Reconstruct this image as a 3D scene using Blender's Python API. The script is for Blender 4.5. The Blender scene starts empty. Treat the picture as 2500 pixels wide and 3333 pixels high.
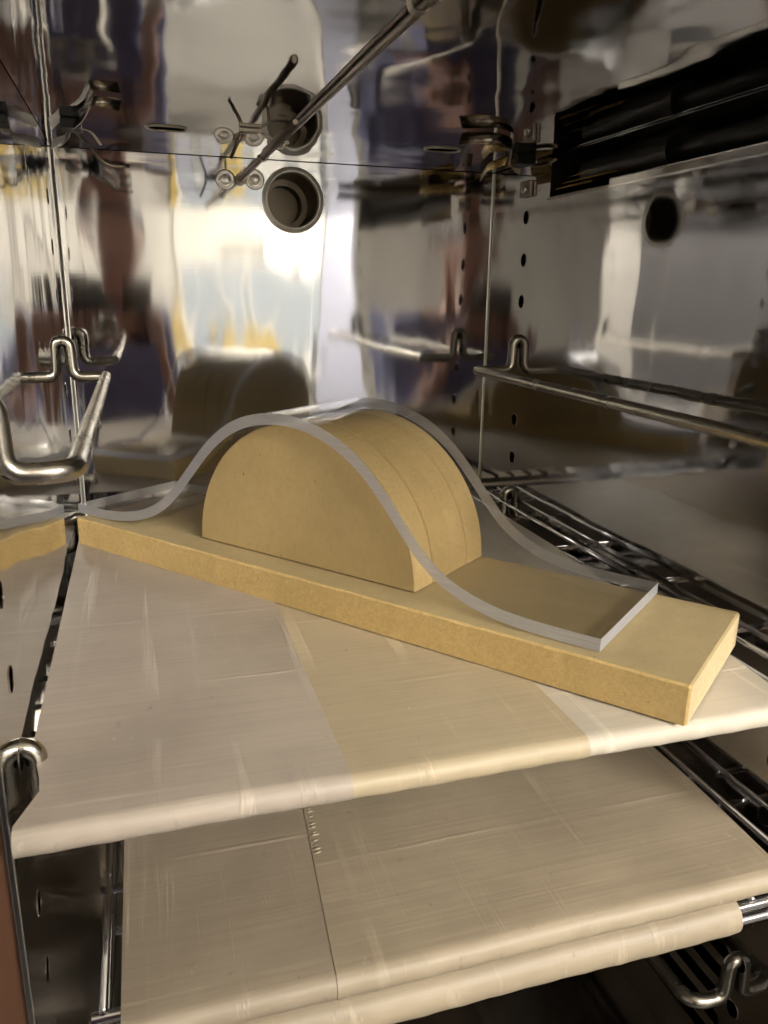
import bpy, bmesh, math, random
import numpy as np
from mathutils import Vector, Matrix

random.seed(7)
sc = bpy.context.scene
col = sc.collection

# ------------------------------------------------------------------ camera, world, light, exposure
CAM_Z = 0.23
F_PX, IMG_W, IMG_H = 2561.7, 2500.0, 3333.0
YAW, PITCH, ROLL = 0.298866, 0.273396, -0.0146568


def camera_axes():
    cy, sy = math.cos(YAW), math.sin(YAW)
    f = Vector((sy * math.cos(PITCH), cy * math.cos(PITCH), -math.sin(PITCH)))
    r = Vector((cy, -sy, 0.0))
    d = f.cross(r)
    c, s = math.cos(ROLL), math.sin(ROLL)
    return c * r + s * d, -s * r + c * d, f


_r, _d, _f = camera_axes()
CAM_M = Matrix(((_r.x, -_d.x, -_f.x, 0.0), (_r.y, -_d.y, -_f.y, 0.0), (_r.z, -_d.z, -_f.z, CAM_Z), (0, 0, 0, 1)))
cd = bpy.data.cameras.new('camera')
cam = bpy.data.objects.new('camera', cd)
col.objects.link(cam)
cd.sensor_fit = 'VERTICAL'
cd.sensor_height = 36.0
cd.lens = F_PX / IMG_H * 36.0
cd.clip_start = 0.004
cd.clip_end = 60.0
cd.dof.use_dof = True
cd.dof.focus_distance = 0.66
cd.dof.aperture_fstop = 27.67 / 1.15
cam.matrix_world = CAM_M
sc.camera = cam

w = bpy.data.worlds.new('World')
sc.world = w
w.use_nodes = True
w.node_tree.nodes['Background'].inputs[0].default_value = (0.9, 0.85, 0.75, 1)
w.node_tree.nodes['Background'].inputs[1].default_value = 0.0

LAMP_MAIN = 24.0       # ceiling lights of the room the oven stands in
LAMP_FILL = 11.8    # added lamp, warm, the frontal light that falls into the oven
LAMP_STRIP = 2.2      # bright work lamp on the far wall
sc.view_settings.view_transform = 'Standard'
sc.view_settings.look = 'None'
sc.view_settings.exposure = 1.98
sc.view_settings.gamma = 1.0
sc.view_settings.use_curve_mapping = False

sc.render.engine = 'CYCLES'
cy_ = sc.cycles
cy_.use_denoising = True
try:
    cy_.denoiser = 'OPENIMAGEDENOISE'
    cy_.denoising_input_passes = 'RGB_ALBEDO_NORMAL'
    cy_.denoising_prefilter = 'ACCURATE'
except Exception:
    pass
cy_.max_bounces = 12
cy_.diffuse_bounces = 3
cy_.glossy_bounces = 10
cy_.transmission_bounces = 4
cy_.transparent_max_bounces = 24
cy_.caustics_reflective = True
cy_.blur_glossy = 0.6
cy_.sample_clamp_indirect = 2.5
cy_.use_adaptive_sampling = True
cy_.adaptive_threshold = 0.012

# ------------------------------------------------------------------ constants of the chamber (metres)
XL, XR, YB, ZC, ZF = -0.0702, 0.406, 0.904, 0.363, -0.40
YF = 0.341                     # front rim of the chamber
ROOM_Z = -1.20


# ------------------------------------------------------------------ material helpers
def mat(name):
    m = bpy.data.materials.new(name)
    m.use_nodes = True
    nt = m.node_tree
    return m, nt, nt.nodes['Principled BSDF']


def N(nt, kind, **inp):
    n = nt.nodes.new(kind)
    for k, v in inp.items():
        n.inputs[k.replace('_', ' ')].default_value = v
    return n


def coords(nt, scale=(1, 1, 1), rot=(0, 0, 0), loc=(0, 0, 0)):
    tc = nt.nodes.new('ShaderNodeTexCoord')
    mp = nt.nodes.new('ShaderNodeMapping')
    mp.inputs['Scale'].default_value = scale
    mp.inputs['Rotation'].default_value = rot
    mp.inputs['Location'].default_value = loc
    nt.links.new(tc.outputs['Object'], mp.inputs['Vector'])
    return mp.outputs['Vector']


def noise(nt, vec, scale=5.0, detail=3.0, rough=0.5, dist=0.0):
    n = nt.nodes.new('ShaderNodeTexNoise')
    n.inputs['Scale'].default_value = scale
    n.inputs['Detail'].default_value = detail
    n.inputs['Roughness'].default_value = rough
    n.inputs['Distortion'].default_value = dist
    nt.links.new(vec, n.inputs['Vector'])
    return n.outputs['Fac']


def ramp(nt, fac, stops):
    r = nt.nodes.new('ShaderNodeValToRGB')
    e = r.color_ramp.elements
    while len(e) > 1:
        e.remove(e[-1])
    e[0].position, e[0].color = stops[0][0], (*stops[0][1], 1)
    for p, c in stops[1:]:
        x = e.new(p)
        x.color = (*c, 1)
    nt.links.new(fac, r.inputs['Fac'])
    return r.outputs['Color']


def vramp(nt, fac, stops):
    return ramp(nt, fac, [(p, (v, v, v)) for p, v in stops])


def math_(nt, op, a, b):
    n = nt.nodes.new('ShaderNodeMath')
    n.operation = op
    for i, x in enumerate((a, b)):
        if isinstance(x, (int, float)):
            n.inputs[i].default_value = x
        else:
            nt.links.new(x, n.inputs[i])
    return n.outputs[0]


def mixc(nt, fac, a, b, mode='MIX'):
    n = nt.nodes.new('ShaderNodeMix')
    n.data_type = 'RGBA'
    n.blend_type = mode
    for sock, x in ((n.inputs[0], fac), (n.inputs[6], a), (n.inputs[7], b)):
        if isinstance(x, (int, float)):
            sock.default_value = x
        elif isinstance(x, tuple):
            sock.default_value = (*x, 1)
        else:
            nt.links.new(x, sock)
    return n.outputs[2]


def bump(nt, height, dist, strength=1.0, normal=None):
    b = nt.nodes.new('ShaderNodeBump')
    b.inputs['Strength'].default_value = strength
    b.inputs['Distance'].default_value = dist
    nt.links.new(height, b.inputs['Height'])
    if normal is not None:
        nt.links.new(normal, b.inputs['Normal'])
    return b.outputs['Normal']


def setp(b, **kw):
    for k, v in kw.items():
        k = k.replace('_', ' ')
        if isinstance(v, tuple) and len(v) == 3:
            v = (*v, 1)
        b.inputs[k].default_value = v


def steel(name, wave_scale, wave, grain_scale, colour=(0.575, 0.57, 0.57), rough=0.05, aniso=0.0, tangent=None, seed=0.0):
    """bright annealed sheet: slow buckles in the sheet plus fine rolled grain and a little smear"""
    m, nt, b = mat(name)
    setp(b, Metallic=1.0)
    lowv = coords(nt, wave_scale, loc=(seed, seed * 1.7, seed * .6))
    low = noise(nt, lowv, 1.0, 1.0, 0.4, 0.2)
    mid = noise(nt, lowv, 3.1, 1.0, 0.4, 0.3)
    n1 = bump(nt, math_(nt, 'ADD', low, math_(nt, 'MULTIPLY', mid, 0.12)), wave)
    gr = noise(nt, coords(nt, grain_scale), 1.0, 2.0, 0.6)
    n2 = bump(nt, gr, 0.000006, 1.0, n1)
    nt.links.new(n2, b.inputs['Normal'])
    sm = noise(nt, coords(nt, (5, 5, 5), loc=(seed, 0, 0)), 1.5, 5.0, 0.62)
    rr = vramp(nt, sm, [(0.3, rough * 0.7), (0.62, rough * 1.15), (0.8, rough * 2.0)])
    nt.links.new(rr, b.inputs['Roughness'])
    cc = ramp(nt, sm, [(0.25, tuple(c * 1.03 for c in colour)), (0.8, tuple(c * .93 for c in colour))])
    nt.links.new(cc, b.inputs['Base Color'])
    if tangent:
        setp(b, Anisotropic=aniso)
        cx = nt.nodes.new('ShaderNodeCombineXYZ')
        for i in range(3):
            cx.inputs[i].default_value = tangent[i]
        nt.links.new(cx.outputs[0], b.inputs['Tangent'])
    return m


M = {}
M['steel_back'] = steel('polished_steel_back', (8.5, 1, 3.0), 0.0032, (25, 1, 900), rough=0.070, aniso=0.75, tangent=(0, 0, 1), seed=3.1)
M['steel_side'] = steel('polished_steel_side', (1, 7.0, 3.2), 0.0027, (1, 25, 900), rough=0.052, aniso=0.7, tangent=(0, 0, 1), seed=5.3)
M['steel_top'] = steel('polished_steel_top', (7.5, 5.5, 1), 0.0034, (900, 25, 1), rough=0.036, seed=1.2)
M['steel_floor'] = steel('polished_steel_floor', (5.5, 4.5, 1), 0.0016, (900, 25, 1), (0.4, 0.37, 0.33), rough=0.16, seed=8.0)
M['steel_trim'] = steel('steel_trim', (20, 20, 20), 0.0003, (200, 200, 200), (0.72, 0.70, 0.66), rough=0.14)
M['steel_dim'] = steel('steel_dim', (20, 20, 20), 0.0003, (200, 200, 200), (0.34, 0.31, 0.27), rough=0.22)
M['steel_satin'] = steel('steel_satin', (20, 20, 20), 0.0002, (200, 200, 200), (0.86, 0.83, 0.77), rough=0.36)
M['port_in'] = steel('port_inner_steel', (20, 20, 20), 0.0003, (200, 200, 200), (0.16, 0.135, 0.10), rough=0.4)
M['chrome'] = steel('chrome_wire', (30, 30, 30), 0.0002, (300, 300, 300), (0.70, 0.69, 0.70), rough=0.09)


def runner_mat():
    m, nt, b = mat('tempered_runner_steel')
    setp(b, Metallic=1.0)
    n = noise(nt, coords(nt, (14, 14, 14)), 2.0, 4.0)
    nt.links.new(ramp(nt, n, [(0.3, (0.46, 0.43, 0.37)), (0.7, (0.35, 0.325, 0.275))]), b.inputs['Base Color'])
    nt.links.new(vramp(nt, n, [(0.3, 0.2), (0.7, 0.3)]), b.inputs['Roughness'])
    nt.links.new(bump(nt, noise(nt, coords(nt, (260, 260, 260)), 1, 3), 0.00005), b.inputs['Normal'])
    return m


M['runner'] = runner_mat()


def plain(name, colour, rough=0.6, metal=0.0, vary=0.12, scale=30.0, bmp=0.0):
    m, nt, b = mat(name)
    setp(b, Metallic=metal, Roughness=rough)
    n = noise(nt, coords(nt), scale, 4.0, 0.6)
    nt.links.new(ramp(nt, n, [(0.25, tuple(c * (1 - vary) for c in colour)), (0.75, tuple(min(1, c * (1 + vary)) for c in colour))]), b.inputs['Base Color'])
    if bmp:
        nt.links.new(bump(nt, n, bmp), b.inputs['Normal'])
    return m


M['black'] = plain('matt_black_enamel', (0.012, 0.011, 0.010), 0.35, vary=0.3)
M['void'] = plain('dark_insulation', (0.02, 0.018, 0.015), 0.9)
M['brown'] = plain('brown_enamel', (0.095, 0.042, 0.022), 0.5, vary=0.25, scale=14)
M['port_rim'] = plain('bright_port_rim', (0.72, 0.69, 0.63), 0.32, metal=0.55, vary=0.05)
M['brass'] = plain('brass_strip', (0.75, 0.55, 0.22), 0.25, metal=1.0)
M['clip'] = plain('tempered_spring_steel', (0.30, 0.26, 0.21), 0.22, metal=1.0, vary=0.3, scale=60)
M['probe'] = plain('oxidised_probe_tube', (0.22, 0.18, 0.14), 0.30, metal=1.0, vary=0.3, scale=80)


def mdf(name, face, dark, fleck, edge=False, stretch=(1, 1, 1)):
    m, nt, b = mat(name)
    setp(b, Roughness=0.72)
    b.inputs['Specular IOR Level'].default_value = 0.25
    v = coords(nt, stretch)
    big = noise(nt, v, 9.0, 4.0, 0.6)
    base = ramp(nt, big, [(0.28, tuple(c * 0.80 for c in face)), (0.7, tuple(c * 1.09 for c in face))])
    fib = noise(nt, v, 260.0 if edge else 190.0, 5.0, 0.75, 1.2)
    c1 = mixc(nt, vramp(nt, fib, [(0.42, 0.0), (0.72, 0.55 if edge else 0.26)]), base, dark)
    c2 = mixc(nt, vramp(nt, noise(nt, v, 420.0, 2.0), [(0.60, 0.0), (0.72, 0.5 if edge else 0.2)]), c1, fleck)
    spots = noise(nt, v, 330.0, 1.0, 0.3)
    c3 = mixc(nt, vramp(nt, spots, [(0.775, 0.0), (0.82, 0.6)]), c2, (0.14, 0.085, 0.035))
    nt.links.new(c3, b.inputs['Base Color'])
    nt.links.new(bump(nt, fib, 0.0006 if edge else 0.00018), b.inputs['Normal'])
    return m


M['mdf_face'] = mdf('fibreboard_face', (0.465, 0.365, 0.195), (0.33, 0.22, 0.10), (0.55, 0.43, 0.25))
M['mdf_edge'] = mdf('fibreboard_sawn_edge', (0.665, 0.48, 0.205), (0.42, 0.25, 0.08), (0.72, 0.53, 0.27), True)
M['mdf_end'] = mdf('fibreboard_sawn_end', (0.66, 0.53, 0.32), (0.42, 0.30, 0.14), (0.74, 0.62, 0.42), True)
M['mdf_hump'] = mdf('fibreboard_former', (0.505, 0.375, 0.175), (0.33, 0.21, 0.08), (0.54, 0.40, 0.2), False, (1, 1, 0.7))
for _k, _c in enumerate(((0.515, 0.385, 0.18), (0.485, 0.36, 0.165), (0.505, 0.375, 0.175), (0.49, 0.365, 0.17))):
    M['mdf_curve%d' % _k] = mdf('fibreboard_former_curve', _c, (0.36, 0.23, 0.08), (0.58, 0.42, 0.2), True)


def cloth(name, colour, seed, gloss=0.42):
    """woven glass cloth with a waxy coating, rubbed pale where the wires press through"""
    m, nt, b = mat(name)
    b.inputs['Specular IOR Level'].default_value = 0.5
    v = coords(nt, (1, 1, 1), loc=(seed, seed, 0))
    big = noise(nt, v, 7.0, 4.0, 0.6, 0.3)
    c0 = ramp(nt, big, [(0.3, tuple(c * 0.78 for c in colour)), (0.72, tuple(min(1, c * 1.12) for c in colour))])

    def lines(axis, period, width, wob, thr):
        vv = coords(nt, (1, 1, 1))
        wb = noise(nt, coords(nt, (14, 14, 14), loc=(seed * 2, axis, 0)), 1.0, 2.0)
        sp = nt.nodes.new('ShaderNodeSeparateXYZ')
        nt.links.new(vv, sp.inputs[0])
        x = math_(nt, 'ADD', sp.outputs[axis], math_(nt, 'MULTIPLY', wb, wob))
        fr = math_(nt, 'FRACT', math_(nt, 'DIVIDE', math_(nt, 'ADD', x, 3.0 + seed * .01), period), 0)
        d = math_(nt, 'ABSOLUTE', math_(nt, 'SUBTRACT', fr, 0.5), 0)
        ln = vramp(nt, d, [(0.0, 1.0), (width, 0.0)])
        brk = noise(nt, coords(nt, (9, 9, 9) if axis else (22, 9, 9), loc=(axis * 3 + seed, 1, 0)), 1.0, 3.0)
        return math_(nt, 'MULTIPLY', ln, vramp(nt, brk, [(thr, 0.0), (thr + .22, 1.0)]))

    lb = lines(1, 0.1035, 0.022, 0.005, 0.44)
    st = noise(nt, coords(nt, (75, 2.6, 20), loc=(seed, seed, 0)), 1.0, 4.0, 0.6, 0.15)
    brk2 = noise(nt, coords(nt, (14, 9, 9), loc=(seed * 3, 0, 0)), 1.0, 3.0)
    la = math_(nt, 'MULTIPLY', vramp(nt, st, [(0.56, 0.0), (0.66, 1.0)]), vramp(nt, brk2, [(0.42, 0.0), (0.60, 1.0)]))
    ll = math_(nt, 'MAXIMUM', la, math_(nt, 'MULTIPLY', lb, 0.9))
    pale = tuple(min(1, c * 1.35 + 0.03) for c in colour)
    c1 = mixc(nt, math_(nt, 'MULTIPLY', ll, 0.55), c0, pale)
    scf = noise(nt, coords(nt, (90, 40, 40), loc=(seed, 0, 0)), 1.0, 5.0, 0.7)
    c2 = mixc(nt, vramp(nt, scf, [(0.66, 0.0), (0.74, 0.6)]), c1, pale)
    drt = noise(nt, coords(nt, (95, 70, 40), loc=(0, seed, 0)), 1.0, 4.0, 0.65)
    c3 = mixc(nt, vramp(nt, drt, [(0.66, 0.0), (0.76, 0.6)]), c2, tuple(c * 0.45 for c in colour))
    th1 = noise(nt, coords(nt, (9, 420, 30), loc=(seed, 0, 0)), 1.0, 3.0, 0.6)
    thr = th1
    c3 = mixc(nt, 1.0, c3, vramp(nt, thr, [(0.36, 0.90), (0.64, 1.0)]), 'MULTIPLY')
    nt.links.new(c3, b.inputs['Base Color'])
    nt.links.new(vramp(nt, big, [(0.3, gloss), (0.75, gloss + 0.12)]), b.inputs['Roughness'])
    n0 = bump(nt, noise(nt, v, 14.0, 2.0), 0.0005)
    n1 = bump(nt, ll, 0.00035, 1.0, n0)
    nt.links.new(bump(nt, thr, 0.00018, 1.0, n1), b.inputs['Normal'])
    return m


M['cloth_grey'] = cloth('coated_cloth_grey', (0.44, 0.375, 0.31), 2.0)
M['cloth_tan'] = cloth('coated_cloth_tan', (0.50, 0.41, 0.275), 5.0, 0.44)
M['cloth_pale'] = cloth('coated_cloth_pale', (0.58, 0.52, 0.43), 9.0, 0.46)
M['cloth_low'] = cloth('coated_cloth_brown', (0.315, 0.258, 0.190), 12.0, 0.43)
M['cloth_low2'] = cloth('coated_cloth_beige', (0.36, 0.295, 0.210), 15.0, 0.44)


def acrylic():
    m, nt, b = mat('clear_acrylic')
    nt.nodes.remove(b)
    out = nt.nodes['Material Output']
    tr = nt.nodes.new('ShaderNodeBsdfTransparent')
    tr.inputs[0].default_value = (0.945, 0.94, 0.935, 1)
    gl = nt.nodes.new('ShaderNodeBsdfGlossy')
    smg = noise(nt, coords(nt, (22, 22, 22)), 1.0, 5.0, 0.65)
    nt.links.new(vramp(nt, smg, [(0.42, 0.02), (0.62, 0.16)]), gl.inputs['Roughness'])
    lw = nt.nodes.new('ShaderNodeLayerWeight')       # same Fresnel curve from both sides of the sheet
    lw.inputs['Blend'].default_value = 0.5
    fres = math_(nt, 'ADD', math_(nt, 'MULTIPLY', math_(nt, 'POWER', lw.outputs['Facing'], 5.0), 0.88), 0.085)
    bn = bump(nt, noise(nt, coords(nt, (12, 12, 12)), 1.0, 2.0), 0.0012)
    nt.links.new(bn, gl.inputs['Normal'])
    mx = nt.nodes.new('ShaderNodeMixShader')
    nt.links.new(fres, mx.inputs[0])
    nt.links.new(tr.outputs[0], mx.inputs[1])
    nt.links.new(gl.outputs[0], mx.inputs[2])
    nt.links.new(mx.outputs[0], out.inputs['Surface'])
    return m


M['acrylic'] = acrylic()


def acrylic_edge():
    """saw-cut edge: frosted, lets light through and picks up what lies behind"""
    m, nt, b = mat('sawn_acrylic_edge')
    nt.nodes.remove(b)
    out = nt.nodes['Material Output']
    n = noise(nt, coords(nt, (3, 3, 90)), 12.0, 4.0, 0.6)
    colr = ramp(nt, n, [(0.3, (0.66, 0.67, 0.73)), (0.7, (0.80, 0.81, 0.86))])
    df = nt.nodes.new('ShaderNodeBsdfDiffuse')
    tl = nt.nodes.new('ShaderNodeBsdfTranslucent')
    tp = nt.nodes.new('ShaderNodeBsdfTransparent')
    gl = nt.nodes.new('ShaderNodeBsdfGlossy')
    gl.inputs['Roughness'].default_value = 0.16
    nt.links.new(colr, df.inputs[0])
    nt.links.new(colr, tl.inputs[0])
    tp.inputs[0].default_value = (0.8, 0.8, 0.82, 1)

    def mx(f, a, c):
        k = nt.nodes.new('ShaderNodeMixShader')
        k.inputs[0].default_value = f
        nt.links.new(a, k.inputs[1])
        nt.links.new(c, k.inputs[2])
        return k.outputs[0]
    x = mx(0.45, df.outputs[0], tl.outputs[0])
    geo = nt.nodes.new('ShaderNodeNewGeometry')      # seen from inside the sheet the cut face reads almost clear
    k_ = nt.nodes.new('ShaderNodeMixShader')
    nt.links.new(math_(nt, 'ADD', math_(nt, 'MULTIPLY', geo.outputs['Backfacing'], 0.34), 0.28), k_.inputs[0])
    nt.links.new(x, k_.inputs[1])
    nt.links.new(tp.outputs[0], k_.inputs[2])
    x = k_.outputs[0]
    x = mx(0.16, x, gl.outputs[0])
    nt.links.new(x, out.inputs['Surface'])
    return m


M['acrylic_edge'] = acrylic_edge()


def emitter(name, colour, strength, base=0.8):
    m, nt, b = mat(name)
    setp(b, Base_Color=(base, base, base))
    b.inputs['Emission Color'].default_value = (*colour, 1)
    b.inputs['Emission Strength'].default_value = strength
    return m


M['lamp_ceiling'] = emitter('lit_diffuser', (1.0, 0.96, 0.88), LAMP_MAIN)
M['lamp_fill'] = emitter('lit_fill_lamp', (1.0, 0.93, 0.81), LAMP_FILL)
M['lamp_strip'] = emitter('lit_work_lamp', (1.0, 0.97, 0.80), LAMP_STRIP)
M['window'] = emitter('glowing_frosted_glass', (0.90, 0.97, 0.95), 0.20, 0.10)  # added glow for a bluish bright patch mirrored in the steel
M['room_wall'] = plain('cream_wall_paint', (0.76, 0.72, 0.64), 0.8, vary=0.05, scale=2)
M['room_side'] = plain('grey_wall_paint', (0.38, 0.37, 0.38), 0.8, vary=0.06, scale=2)
M['room_dark'] = plain('charcoal_wall_paint', (0.13, 0.125, 0.125), 0.8, vary=0.06, scale=2)
M['room_ceiling'] = plain('white_ceiling_paint', (0.75, 0.72, 0.66), 0.85, vary=0.04, scale=2)
M['room_floor'] = plain('dark_lino', (0.045, 0.04, 0.036), 0.5, vary=0.2, scale=4)
M['yellow'] = plain('yellow_paint', (0.62, 0.45, 0.12), 0.5)
M['bluegrey'] = plain('blue_grey_paint', (0.36, 0.36, 0.42), 0.5)
M['skin'] = plain('skin', (0.58, 0.34, 0.26), 0.5, vary=0.06)
M['shirt'] = plain('slate_blue_cotton', (0.19, 0.20, 0.36), 0.9, vary=0.2, scale=60)
M['trousers'] = plain('dark_denim', (0.05, 0.055, 0.10), 0.9, vary=0.2, scale=60)
M['hair'] = plain('dark_hair', (0.04, 0.028, 0.02), 0.6, vary=0.3, scale=90)
M['shoe'] = plain('black_leather', (0.02, 0.02, 0.02), 0.4)
M['phone'] = plain('black_phone_glass', (0.015, 0.015, 0.018), 0.12)
M['eye'] = plain('eye_dark', (0.03, 0.02, 0.015), 0.1)
M['lens'] = plain('lens_ring', (0.3, 0.3, 0.32), 0.2, metal=1.0)


# ------------------------------------------------------------------ object helpers
def tag(o, label=None, cat=None, group=None, kind=None):
    if label:
        o['label'] = label
    if cat:
        o['category'] = cat
    if group:
        o['group'] = group
    if kind:
        o['kind'] = kind
    return o


def empty(name, loc=(0, 0, 0)):
    o = bpy.data.objects.new(name, None)
    o.empty_display_size = 0.02
    o.location = loc
    col.objects.link(o)
    return o


def obj(name, me, material=None, parent=None, smooth=False):
    if isinstance(me, bmesh.types.BMesh):
        b = me
        bmesh.ops.recalc_face_normals(b, faces=b.faces)
        me = bpy.data.meshes.new(name)
        b.to_mesh(me)
        b.free()
    o = bpy.data.objects.new(name, me)
    if material is not None:
        for mm in (material if isinstance(material, (list, tuple)) else [material]):
            if mm.name not in [x.name for x in me.materials]:
                me.materials.append(mm)
    if smooth:
        me.polygons.foreach_set('use_smooth', [True] * len(me.polygons))
    col.objects.link(o)
    if parent is not None:
        o.parent = parent
        o.matrix_parent_inverse = Matrix.Translation(parent.location).inverted()
    return o


def shade_angle(o, deg=35):
    me = o.data
    bm = bmesh.new()
    bm.from_mesh(me)
    for e in bm.edges:
        e.smooth = len(e.link_faces) == 2 and e.calc_face_angle(0) < math.radians(deg)
    for f in bm.faces:
        f.smooth = True
    bm.to_mesh(me)
    bm.free()
    return o


def box(bm, x0, x1, y0, y1, z0, z1, bev=0.0):
    r = bmesh.ops.create_cube(bm, size=1.0)
    for v in r['verts']:
        v.co = Vector(((x0 + x1) / 2 + v.co.x * (x1 - x0), (y0 + y1) / 2 + v.co.y * (y1 - y0), (z0 + z1) / 2 + v.co.z * (z1 - z0)))
    if bev:
        es = list({e for v in r['verts'] for e in v.link_edges})
        bmesh.ops.bevel(bm, geom=es, offset=bev, segments=2, affect='EDGES', profile=0.7)


def round_path(pts, rad, seg=6):
    """polyline with its inner corners rounded"""
    pts = [Vector(p) for p in pts]
    out = [pts[0]]
    for i in range(1, len(pts) - 1):
        a, b, c = pts[i - 1], pts[i], pts[i + 1]
        r = min(rad[i - 1] if isinstance(rad, (list, tuple)) else rad, (a - b).length * 0.49, (c - b).length * 0.49)
        p, q = b + (a - b).normalized() * r, b + (c - b).normalized() * r
        for k in range(seg + 1):
            t = k / seg
            out.append(p * (1 - t) ** 2 + b * 2 * t * (1 - t) + q * t * t)
    out.append(pts[-1])
    return out


def tube(bm, pts, r, n=12, cap=True, rz=None):
    pts = [Vector(p) for p in pts]
    rings = []
    prev = None
    for i, p in enumerate(pts):
        a = pts[max(0, i - 1)]
        b = pts[min(len(pts) - 1, i + 1)]
        t = (b - a).normalized()
        if prev is None:
            ref = Vector((0, 0, 1)) if abs(t.z) < 0.9 else Vector((1, 0, 0))
            u = t.cross(ref).normalized()
        else:
            u = (prev - t * prev.dot(t)).normalized()
        prev = u
        v = t.cross(u)
        rr = r[i] if isinstance(r, (list, tuple)) else r
        rings.append([bm.verts.new(p + u * rr * math.cos(k / n * math.tau) + v * rr * math.sin(k / n * math.tau)) for k in range(n)])
    for A, B in zip(rings, rings[1:]):
        for k in range(n):
            bm.faces.new((A[k], A[(k + 1) % n], B[(k + 1) % n], B[k]))
    if cap:
        bm.faces.new(rings[0][::-1])
        bm.faces.new(rings[-1])


def lathe(bm, prof, centre, axis='Y', n=40):
    """prof: list of (radius, along axis)"""
    c = Vector(centre)
    rings = []
    for r, h in prof:
        ring = []
        for k in range(n):
            a = k / n * math.tau
            p, q = r * math.cos(a), r * math.sin(a)
            off = {'Y': (p, h, q), 'X': (h, p, q), 'Z': (p, q, h)}[axis]
            ring.append(bm.verts.new(c + Vector(off)))
        rings.append(ring)
    for A, B in zip(rings, rings[1:]):
        for k in range(n):
            bm.faces.new((A[k], A[(k + 1) % n], B[(k + 1) % n], B[k]))
    return rings


def strip(bm, pts, width_dir, wd, th):
    """bent flat metal strip following pts"""
    pts = [Vector(p) for p in pts]
    wv = Vector(width_dir).normalized() * wd / 2
    rows = []
    for i, p in enumerate(pts):
        t = (pts[min(len(pts) - 1, i + 1)] - pts[max(0, i - 1)]).normalized()
        nn = t.cross(wv).normalized() * th / 2
        rows.append([bm.verts.new(p + s1 * wv + s2 * nn) for s1, s2 in ((-1, -1), (1, -1), (1, 1), (-1, 1))])
    for A, B in zip(rows, rows[1:]):
        for k in range(4):
            bm.faces.new((A[k], A[(k + 1) % 4], B[(k + 1) % 4], B[k]))
    bm.faces.new(rows[0][::-1])
    bm.faces.new(rows[-1])


def holed_panel(name, rect, holes, to3, material, parent):
    """flat sheet with real openings; rect=(a0,a1,b0,b1), holes = loops of (a,b)"""
    bm = bmesh.new()
    a0, a1, b0, b1 = rect
    es = []
    for loop in [[(a0, b0), (a1, b0), (a1, b1), (a0, b1)]] + holes:
        vs = [bm.verts.new(to3(*p)) for p in loop]
        for k in range(len(vs)):
            es.append(bm.edges.new((vs[k], vs[(k + 1) % len(vs)])))
    bmesh.ops.triangle_fill(bm, use_beauty=True, use_dissolve=False, edges=es)
    return obj(name, bm, material, parent)


def oval(ca, cb, ra, rb, n=16):
    """slot with round ends, half sizes ra x rb"""
    pts = []
    r = min(ra, rb)
    for k in range(n):
        t = k / n * math.tau + 1e-4
        x, y = math.cos(t), math.sin(t)
        pts.append((ca + r * x + (ra - r) * (1 if x > 0 else -1), cb + r * y + (rb - r) * (1 if y > 0 else -1)))
    return pts


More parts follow.
